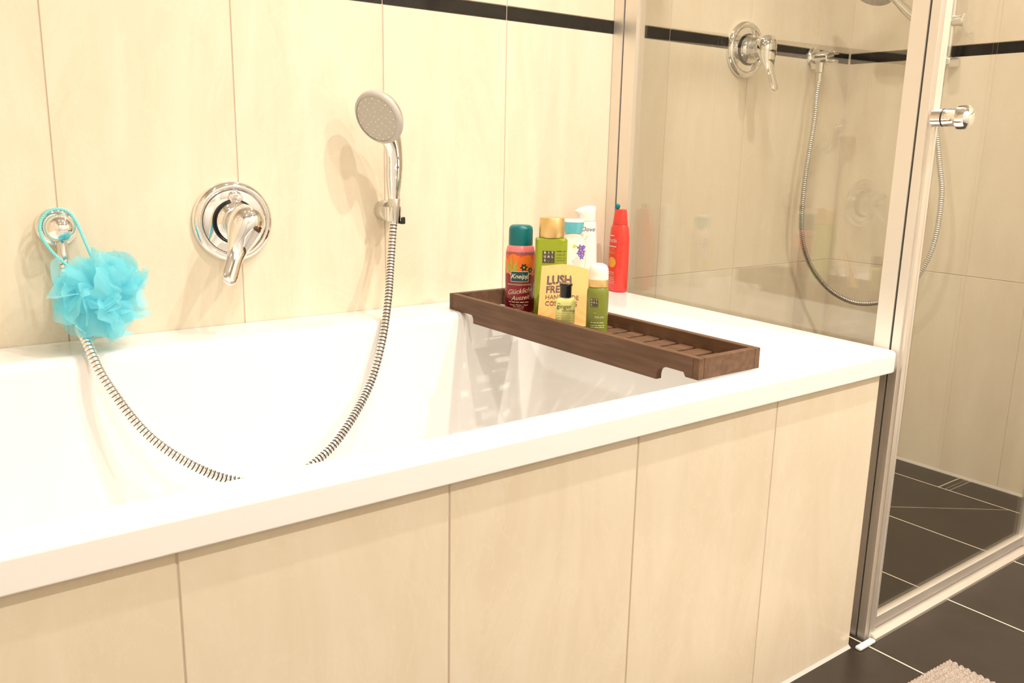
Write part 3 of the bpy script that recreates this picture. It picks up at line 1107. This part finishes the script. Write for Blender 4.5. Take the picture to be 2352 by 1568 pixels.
# red foam bath bottle with teal cap
t = bottle('bath_bottle', 'red bath foam bottle with poppy print and teal cap', 'bottle', -0.4050, -0.2250, ZT, FACE)
r = 0.0290
mb = MB()
mb.lathe([(0.0, 0.0), (0.0255, 0.0), (r, 0.003), (r, 0.030), (r, 0.078), (r, 0.090), (r, 0.105), (r, 0.114), (0.0285, 0.122), (0.0265, 0.130), (0.0230, 0.1345), (0.018, 0.136), (0.0, 0.136)], 56,
         mats=[2, 2, 2, 0, 0, 1, 1, 3, 4, 4, 4, 4], cap=False)
mb.build('body', ['red_bottle', 'poppy', 'red_deep', 'mauve', 'pink'], t, 40)
mb = MB()
mb.lathe([(0.0235, 0.1335), (0.0238, 0.136), (0.0236, 0.164), (0.0222, 0.1695), (0.0185, 0.1725), (0.0, 0.1735)], 48, cap=False)
mb.build('cap', 'teal', t, 40)
f1 = cyl_map(r, 0.0003)
f2 = cyl_map(r, 0.0006)
f3 = cyl_map(r, 0.0009)
mb = MB()
put_rect(mb, f1, -0.040, 0.040, 0.078, 0.116, 0, 30)
for cu, cv, rr, mi in ((-0.012, 0.100, 0.018, 1), (0.013, 0.096, 0.020, 1), (0.030, 0.090, 0.014, 1), (-0.030, 0.094, 0.015, 1)):
    put_poly(mb, f2, blob(cu, cv, rr, 5, 0.06, cu * 90), mi)
for cu, cv, rr in ((0.0085, 0.0925, 0.0062), (0.0225, 0.0865, 0.0055)):
    put_poly(mb, f3, blob(cu, cv, rr, 6, 0.28, 1.0), 2)
    put_poly(mb, cyl_map(r, 0.0012), blob(cu, cv, rr * 0.35, 3, 0.1), 3)
for ang, L in ((95, 0.036), (62, 0.026), (128, 0.030), (35, 0.018), (150, 0.020)):
    a = math.radians(ang)
    bx_, by_ = -0.016, 0.083
    tip = (bx_ + L * math.cos(a), by_ + L * math.sin(a))
    pw = (-math.sin(a) * 0.0028, math.cos(a) * 0.0028)
    mid = (bx_ + 0.5 * L * math.cos(a), by_ + 0.5 * L * math.sin(a))
    put_poly(mb, f3, [(bx_, by_), (mid[0] - pw[0], mid[1] - pw[1]), tip, (mid[0] + pw[0], mid[1] + pw[1])], 3)
mb.build('poppy_picture', ['poppy', 'poppy2', 'ink_black', 'leaf'], t)
mb = MB()
# red field with its curved cream edge
n = 24
for i in range(n):
    u0, u1 = -0.040 + 0.08 * i / n, -0.040 + 0.08 * (i + 1) / n
    e = lambda u: 0.0745 + 0.010 * (u / 0.03) ** 2
    mb.add([f2(u0, 0.060), f2(u1, 0.060), f2(u1, e(u1)), f2(u0, e(u0))], [(0, 1, 2, 3)], 0)
    mb.add([f3(u0, e(u0) - 0.0006), f3(u1, e(u1) - 0.0006), f3(u1, e(u1) + 0.0008), f3(u0, e(u0) + 0.0008)], [(0, 1, 2, 3)], 1)
mb.build('label_field', ['red_bottle', 'cream'], t)
mb = MB()
fb = cyl_map(r, 0.0013)
put_rect(mb, fb, -0.0185, 0.0185, 0.0640, 0.0850, 0, 14)
fb2 = cyl_map(r, 0.0016)
put_rect(mb, fb2, -0.0175, 0.0175, 0.0650, 0.0840, 1, 14)
put_text(mb, cyl_map(r, 0.0019), 'Kneipp', 0.0, 0.0748, 0.0125, 0, shear=0.35, bold=0.012)
mb.build('brand_label', ['cream', 'label_teal'], t)
mb = MB()
put_text(mb, fb, 'AROMA-PFLEGESCHAUMBAD', 0, 0.0585, 0.0042, 0, xscale=0.95)
put_text(mb, fb, 'Gl\u00fcckliche', 0.001, 0.0455, 0.0135, 0, rot=0.14, shear=0.45, xscale=0.95)
put_text(mb, fb, 'Auszeit', 0.002, 0.0325, 0.0125, 0, rot=0.10, shear=0.45)
put_words(mb, fb, -0.022, 0.022, 0.0240, 0.0024, 0, 3)
put_text(mb, fb, 'Roter Mohn \u2022 Hanf', 0, 0.0182, 0.0048, 0)
put_words(mb, fb, -0.012, 0.012, 0.0145, 0.0018, 0, 5)
put_words(mb, fb, -0.009, 0.009, 0.0108, 0.0016, 0, 6)
put_poly(mb, fb, [(0, 0.0085)] + [(0.0022 * math.cos(a), 0.0045 + 0.0022 * math.sin(a)) for a in [math.radians(q) for q in range(30, -211, -20)]][::-1], 0)
mb.build('lettering', ['cream'], t)

# green clear bottle with gold cap
t = bottle('oil_bottle', 'clear green bottle with brushed gold cap behind the paper bag', 'bottle', -0.3870, -0.2980, ZT, math.radians(-38))
a_ = 0.0305
mb = MB()
mb.loft([(0.0, 0.027, 0.020, 5), (0.002, a_, 0.0235, 6), (0.151, a_, 0.0235, 6), (0.1535, a_ - 0.002, 0.0220, 5), (0.1545, 0.020, 0.018, 3)], 56)
mb.build('body', 'green_glass', t, 40)
mb = MB()
mb.lathe([(0.0235, 0.1547), (0.0239, 0.1555), (0.0239, 0.1905), (0.0231, 0.1920), (0.0, 0.1922)], 48, cap=False)
mb.build('cap', 'gold', t, 40)
def flat(yy):
    return lambda u, v: (u, -yy, v)
mb = MB()
fl = flat(0.0239)
put_rect(mb, fl, -0.0165, 0.0065, 0.1080, 0.1310, 0, 2)
fl2 = flat(0.0242)
for i, row in enumerate(('RIT', 'UAL', 'S...')):
    for j, ch in enumerate(row[:3] if i < 2 else ('S', '.', '.')):
        if i == 2 and j > 0:
            put_text(mb, fl2, '..' if j == 1 else '.', -0.0120 + j * 0.0070, 0.1272 - i * 0.0072, 0.0062, 1)
        else:
            put_text(mb, fl2, ch, -0.0120 + j * 0.0070, 0.1272 - i * 0.0072, 0.0062, 1, bold=0.02)
mb.build('brand_label', ['brown_label', 'white_print'], t)
mb = MB()
for i, v in enumerate((0.1305, 0.124, 0.118, 0.1135)):
    put_words(mb, fl, 0.0095, 0.0275, v, 0.0026 if i == 0 else 0.0016, 0, 20 + i)
mb.build('lettering', 'olive_ink', t)

# paper bag leaning on the green bottle
t = bottle('paper_bag', 'tan paper cosmetics bag with dark grey print in the tray', 'paper bag', -0.4160, -0.3760, ZT, math.radians(-36))
W2, HB = 0.0495, 0.106
def bagpt(u, v, side):
    # v from 0 to 1 up the bag, thickness closes towards the top
    th = 0.0110 * (1 - v) ** 1.1 + 0.0007
    w = W2 * (1.0 - 0.11 * v)
    cr = 0.0009 * math.sin(37 * u + 9 * v) * math.sin(21 * v + 3) + 0.0006 * math.sin(70 * u * v + 2)
    x = u * w
    back = 0.030 * v
    return (x + 0.002 * v, back - side * (th * (1 - 0.6 * abs(u) ** 3) + cr * (1 - v * 0.5)), v * HB + 0.0035 * (math.sin(2.4 * u + 1.4) * v - 0.8 * u * v))
mb = MB()
nu, nv = 26, 26
grid = {}
for side in (1, -1):
    vs = [bagpt(-1 + 2 * i / nu, j / nv, side) for j in range(nv + 1) for i in range(nu + 1)]
    fs = [(j * (nu + 1) + i, j * (nu + 1) + i + 1, (j + 1) * (nu + 1) + i + 1, (j + 1) * (nu + 1) + i) for j in range(nv) for i in range(nu)]
    mb.add(vs, fs)
N1 = (nu + 1) * (nv + 1)
for j in range(nv):
    for i in (0, nu):
        q = j * (nu + 1) + i
        mb.f.append((q, q + nu + 1, q + nu + 1 + N1, q + N1))
        mb.m.append(0)
for i in range(nu):
    for j in (0, nv):
        q = j * (nu + 1) + i
        mb.f.append((q, q + 1, q + 1 + N1, q + N1))
        mb.m.append(0)
mb.build('paper', 'kraft', t, 60)
def bagmap(u, v):
    p = bagpt(u / (W2 * 0.95), v / HB, 1)
    return (p[0], p[1] - 0.0007, p[2])
mb = MB()
for s, v, sz, bo, x0 in (('LUSH', 0.0790, 0.0205, 0.035, -0.0345), ('FRESH', 0.0628, 0.0170, 0.022, -0.0350), ('HANDMADE', 0.0496, 0.0112, 0.0, -0.0355), ('COSMETICS', 0.0386, 0.0112, 0.010, -0.0355)):
    vs, fs = text_geo(s, sz, bold=bo)
    mn = min(p[0] for p in vs)
    mb.add([bagmap(x0 + p[0] - mn, v + p[1]) for p in vs], fs)
mb.build('lettering', 'ink_grey', t)

# little yellow shower gel with black cap
t = bottle('gel_bottle', 'small yellow-green shower gel bottle with black flip cap', 'bottle', -0.4430, -0.4110, ZT, math.radians(-36))
mb = MB()
mb.loft([(0.0, 0.0145, 0.0090, 2.6), (0.002, 0.0170, 0.0110, 2.6), (0.052, 0.0180, 0.0118, 2.6), (0.0560, 0.0172, 0.0112, 2.5), (0.0590, 0.0130, 0.0100, 2.2), (0.0600, 0.0095, 0.0095, 2)], 44)
mb.build('body', 'ginger', t, 45)
mb = MB()
mb.lathe([(0.0098, 0.0600), (0.0104, 0.0608), (0.0108, 0.0800), (0.0116, 0.0812), (0.0116, 0.0840), (0.0108, 0.0852), (0.0, 0.0855)], 36, cap=False)
mb.build('cap', 'black_cap', t, 40)
mb = MB()
mb.lathe([(0.0108, 0.0592), (0.0108, 0.0602), (0.0100, 0.0604)], 30, cap=False)
mb.build('neck_ring', 'satin', t, 40)
om = oval_map(0.0178, 0.0117, 2.6, 0.0006)
mb = MB()
put_words(mb, om, -0.0145, -0.0085, 0.0500, 0.0014, 0, 30)
put_text(mb, om, 'ginger', -0.0030, 0.0448, 0.0108, 0, bold=0.005)
put_text(mb, om, 'morning', 0.0045, 0.0375, 0.0068, 1)
for i in range(6):
    put_words(mb, om, -0.0150 + (0.004 if i == 5 else 0), 0.0140, 0.0325 - i * 0.0042, 0.0016, 2, 40 + i)
mb.build('lettering', ['olive_ink', 'olive_ink', 'olive_soft'], t)

# green foam can with pale gold cap
t = bottle('foam_can', 'olive green foam can with gold dome cap, its glare painted cream', 'spray can', -0.4160, -0.4660, ZT, math.radians(-35))
r = 0.0192
mb = MB()
mb.lathe([(0.0, 0.0), (0.0175, 0.0), (r, 0.002), (r, 0.074), (0.0188, 0.079), (0.0172, 0.0835), (0.0165, 0.0845), (0.0, 0.0845)], 44, cap=False)
mb.build('body', 'green_can', t, 40)
mb = MB()
mb.lathe([(0.0166, 0.0850), (0.0172, 0.0855), (0.0174, 0.0985), (0.0172, 0.0990), (0.0172, 0.110), (0.0165, 0.1165), (0.0135, 0.1225), (0.0080, 0.1255), (0.0, 0.1263)], 44, cap=False, mats=[0, 0, 1, 1, 1, 1, 1, 1])
mb.build('cap', ['gold', 'cream_plastic_and_glare'], t, 40)  # cap is all gold; cream above the band paints the overexposed top
fc = cyl_map(r, 0.0004)
fc2 = cyl_map(r, 0.0008)
mb = MB()
U0 = -0.0085
put_rect(mb, fc, U0 - 0.0075, U0 + 0.0070, 0.0515, 0.0665, 0, 8)
for i, row in enumerate(('RIT', 'UAL', 'S..')):
    for j, ch in enumerate(row):
        put_text(mb, fc2, ch, U0 - 0.0048 + j * 0.0046, 0.0638 - i * 0.0047, 0.0042, 1, bold=0.02)
mb.build('brand_label', ['brown_label', 'cream'], t)
mb = MB()
put_text(mb, fc, "T'AI CHI", 0.0015, 0.0330, 0.0046, 0)
put_words(mb, fc, -0.0100, -0.0020, 0.0405, 0.0022, 1, 50)
for i, v in enumerate((0.0235, 0.0185, 0.0150)):
    put_words(mb, fc, -0.0140, 0.0120, v, 0.0018, 0, 51 + i)
put_words(mb, fc, -0.0060, 0.0060, 0.0075, 0.0022, 1, 56)
mb.build('lettering', ['white_print', 'leaf'], t)

# ---------------------------------------------------------------- bottles on the bath deck behind the tray
# pale lotion with teal cap and violet flowers
t = bottle('lotion_bottle', 'pale bottle with purple flowers and clear teal cap on the bath rim', 'bottle', -0.1650, -0.1050, H, math.radians(-40))
mb = MB()
mb.loft([(0.0, 0.026, 0.016, 2.6), (0.003, 0.0285, 0.0185, 2.6), (0.085, 0.0300, 0.0190, 2.6), (0.125, 0.0290, 0.0185, 2.5), (0.139, 0.0240, 0.0165, 2.3), (0.1455, 0.0185, 0.0150, 2.1), (0.1485, 0.0165, 0.0145, 2)], 44, mats=[0, 0, 0, 0, 1, 1])
mb.build('body', ['cream_plastic_and_glare', 'blush'], t, 45)
mb = MB()
mb.loft([(0.1490, 0.0190, 0.0150, 2.4), (0.1500, 0.0195, 0.0155, 2.4), (0.1700, 0.0232, 0.0175, 2.4), (0.1735, 0.0236, 0.0178, 2.4)], 40)
cap = mb.build('cap', 'teal_clear', t, 40)
mb = MB()
mb.loft([(0.1737, 0.0240, 0.0182, 2.4), (0.1770, 0.0240, 0.0182, 2.4), (0.1795, 0.0215, 0.0165, 2.4), (0.1800, 0.015, 0.012, 2.2)], 40)
mb.build('lid', 'white_plastic', cap, 40)
om = oval_map(0.0296, 0.0188, 2.6, 0.0006)
om2 = oval_map(0.0296, 0.0188, 2.6, 0.0010)
mb = MB()
for cu, cv, rr in ((0.0170, 0.1180, 0.0058), (0.0215, 0.1080, 0.0062), (0.0145, 0.1060, 0.0046), (0.0235, 0.1190, 0.0040), (0.0200, 0.0975, 0.0048)):
    put_poly(mb, om, blob(cu, cv, rr, 5, 0.38, cu * 300), 0)
    put_poly(mb, om2, blob(cu, cv, rr * 0.22, 3, 0.1), 1)
put_poly(mb, om, [(0.003, 0.1225), (0.013, 0.1195), (0.0135, 0.1205), (0.003, 0.1240)], 2)
put_poly(mb, om, blob(0.0035, 0.1215, 0.0035, 4, 0.25), 3)
put_poly(mb, om, blob(0.014, 0.060, 0.012, 3, 0.12), 3)
put_poly(mb, om, blob(0.010, 0.085, 0.010, 5, 0.3), 4)
mb.build('flower_print', ['purple', 'orange_print', 'leaf', 'yellow', 'blush'], t)

# white tall lotion bottle with slanted cap
t = bottle('shower_bottle', 'tall white lotion bottle with white oval cap near the wall', 'bottle', -0.0850, -0.0560, H, math.radians(-42))
mb = MB()
mb.loft([(0.0, 0.026, 0.016, 2.5), (0.003, 0.0285, 0.0185, 2.5), (0.06, 0.0295, 0.0190, 2.5), (0.12, 0.0275, 0.0185, 2.4), (0.165, 0.0245, 0.0175, 2.4), (0.1700, 0.0235, 0.0170, 2.3)], 44)
mb.build('body', 'white_plastic', t, 45)
mb = MB()
secs = []
for zz, a_, b_, cx in ((0.1705, 0.0228, 0.0165, 0.0), (0.183, 0.0215, 0.0160, 0.001), (0.1865, 0.0235, 0.0165, -0.001), (0.192, 0.0250, 0.0165, -0.002), (0.199, 0.0205, 0.0150, 0.0025), (0.2035, 0.013, 0.011, 0.008), (0.2045, 0.005, 0.005, 0.011)):
    secs.append((zz, a_, b_, 2.2, cx, 0))
mb.loft(secs, 40)
mb.build('cap', 'white_plastic', t, 50)
om = oval_map(0.0275, 0.0185, 2.4, 0.0012)
mb = MB()
put_text(mb, om, 'Dove', 0.0062, 0.1515, 0.0145, 0, shear=0.2)
put_poly(mb, om, [(-0.0105, 0.130), (-0.0085, 0.118), (-0.0060, 0.110), (-0.0035, 0.104), (-0.0065, 0.106), (-0.0095, 0.112)], 0)
put_poly(mb, om, [(-0.0110, 0.106), (-0.004, 0.094), (0.003, 0.078), (0.0035, 0.078), (-0.0030, 0.096), (-0.0085, 0.109)], 1)
put_poly(mb, om, [(0.0060, 0.138), (-0.006, 0.120), (-0.0055, 0.1195), (0.0068, 0.138)], 2)
put_poly(mb, om, blob(-0.0065, 0.1385, 0.0018, 3, 0.1), 2)
put_words(mb, om, -0.0105, -0.003, 0.0790, 0.0020, 1, 60)
put_words(mb, om, -0.0105, -0.001, 0.0745, 0.0026, 1, 61)
mb.build('lettering', ['navy', 'grey_ink', 'gold_ink'], t)

# red shampoo bottle with a small teal ball resting on its cap
t = bottle('shampoo_bottle', 'bright red shampoo bottle beside the shower glass', 'bottle', 0.0030, -0.0800, H, math.radians(-99))
mb = MB()
mb.loft([(0.0, 0.024, 0.0150, 2.5), (0.004, 0.0275, 0.0175, 2.5), (0.05, 0.0290, 0.0185, 2.5), (0.125, 0.0285, 0.0180, 2.5), (0.150, 0.0265, 0.0165, 2.4), (0.1580, 0.0225, 0.0150, 2.3), (0.1600, 0.0215, 0.0145, 2.3)], 48)
mb.build('body', 'red_plastic', t, 45)
mb = MB()
mb.loft([(0.1605, 0.0205, 0.0140, 2.4), (0.1625, 0.0208, 0.0142, 2.4), (0.1915, 0.0170, 0.0110, 2.4), (0.1950, 0.0160, 0.0102, 2.4), (0.1960, 0.013, 0.008, 2.3)], 44)
mb.build('cap', 'red_plastic', t, 40)
om = oval_map(0.0288, 0.0184, 2.5, 0.0005)
mb = MB()
put_words(mb, om, -0.012, 0.010, 0.1340, 0.0040, 0, 70)
put_text(mb, om, 'fructis', -0.001, 0.1230, 0.0150, 0, xscale=0.8)
put_rect(mb, om, -0.018, 0.013, 0.1075, 0.1095, 0, 10)
put_text(mb, om, 'OIL', 0.002, 0.1020, 0.0085, 1)
put_text(mb, om, 'REPAIRER', -0.004, 0.0935, 0.0085, 1, xscale=0.72)
put_poly(mb, om, blob(0.0, 0.071, 0.0150, 2, 0.08, 1.6), 2)
put_poly(mb, oval_map(0.0288, 0.0184, 2.5, 0.0009), blob(0.0, 0.071, 0.0135, 2, 0.08, 1.6), 1)
for i in range(7):
    put_words(mb, om, -0.014, 0.012, 0.0470 - i * 0.0043, 0.0022, 0 if i != 2 else 1, 80 + i)
mb.build('lettering', ['white_print', 'orange_print', 'red_plastic'], t)

t = thing('bath_pearl', 'small shiny teal ball on top of the red bottle', 'ball', (-0.0045, -0.0760, H + 0.1960))
mb = MB()
prof = [(0.0062 * math.sin(a), 0.0062 - 0.0062 * math.cos(a)) for a in [PI * k / 14 for k in range(15)]]
mb.lathe(prof, 28, cap=False)
mb.build('shell', 'blue_ball', t, 60)

# ---------------------------------------------------------------- bath mat
mat_o = thing('bath_mat', 'grey-brown woven bath mat at the shower corner', 'bath mat', (-0.30, -1.17, 0.0), math.radians(-3))
mb = MB()
WX, WY = 0.335, 0.250
NX, NY = 300, 150
vs, fs = [], []
for j in range(NY + 1):
    for i in range(NX + 1):
        x = -WX + 2 * WX * i / NX
        y = -WY + 2 * WY * j / NY
        row = y / 0.0115
        rib = abs(math.sin(PI * row))
        st = abs(math.sin(PI * (x / 0.010 + 0.5 * (math.floor(row) % 2) + 0.25 * math.sin(PI * row))))
        z = 0.006 + 0.0055 * rib ** 0.7 * (0.45 + 0.55 * st ** 0.7)
        if i in (0, NX) or j in (0, NY):
            z = 0.001
        vs.append((x, y, z))
for j in range(NY):
    for i in range(NX):
        q = j * (NX + 1) + i
        fs.append((q, q + 1, q + NX + 2, q + NX + 1))
mb.add(vs, fs)
o = mb.build('woven_pile', 'yarn', mat_o, 180)
mb = MB()
mb.box(-WX + 0.004, WX - 0.004, -WY + 0.004, WY - 0.004, 0.0002, 0.0012)
mb.build('backing', 'grey_ink', mat_o)
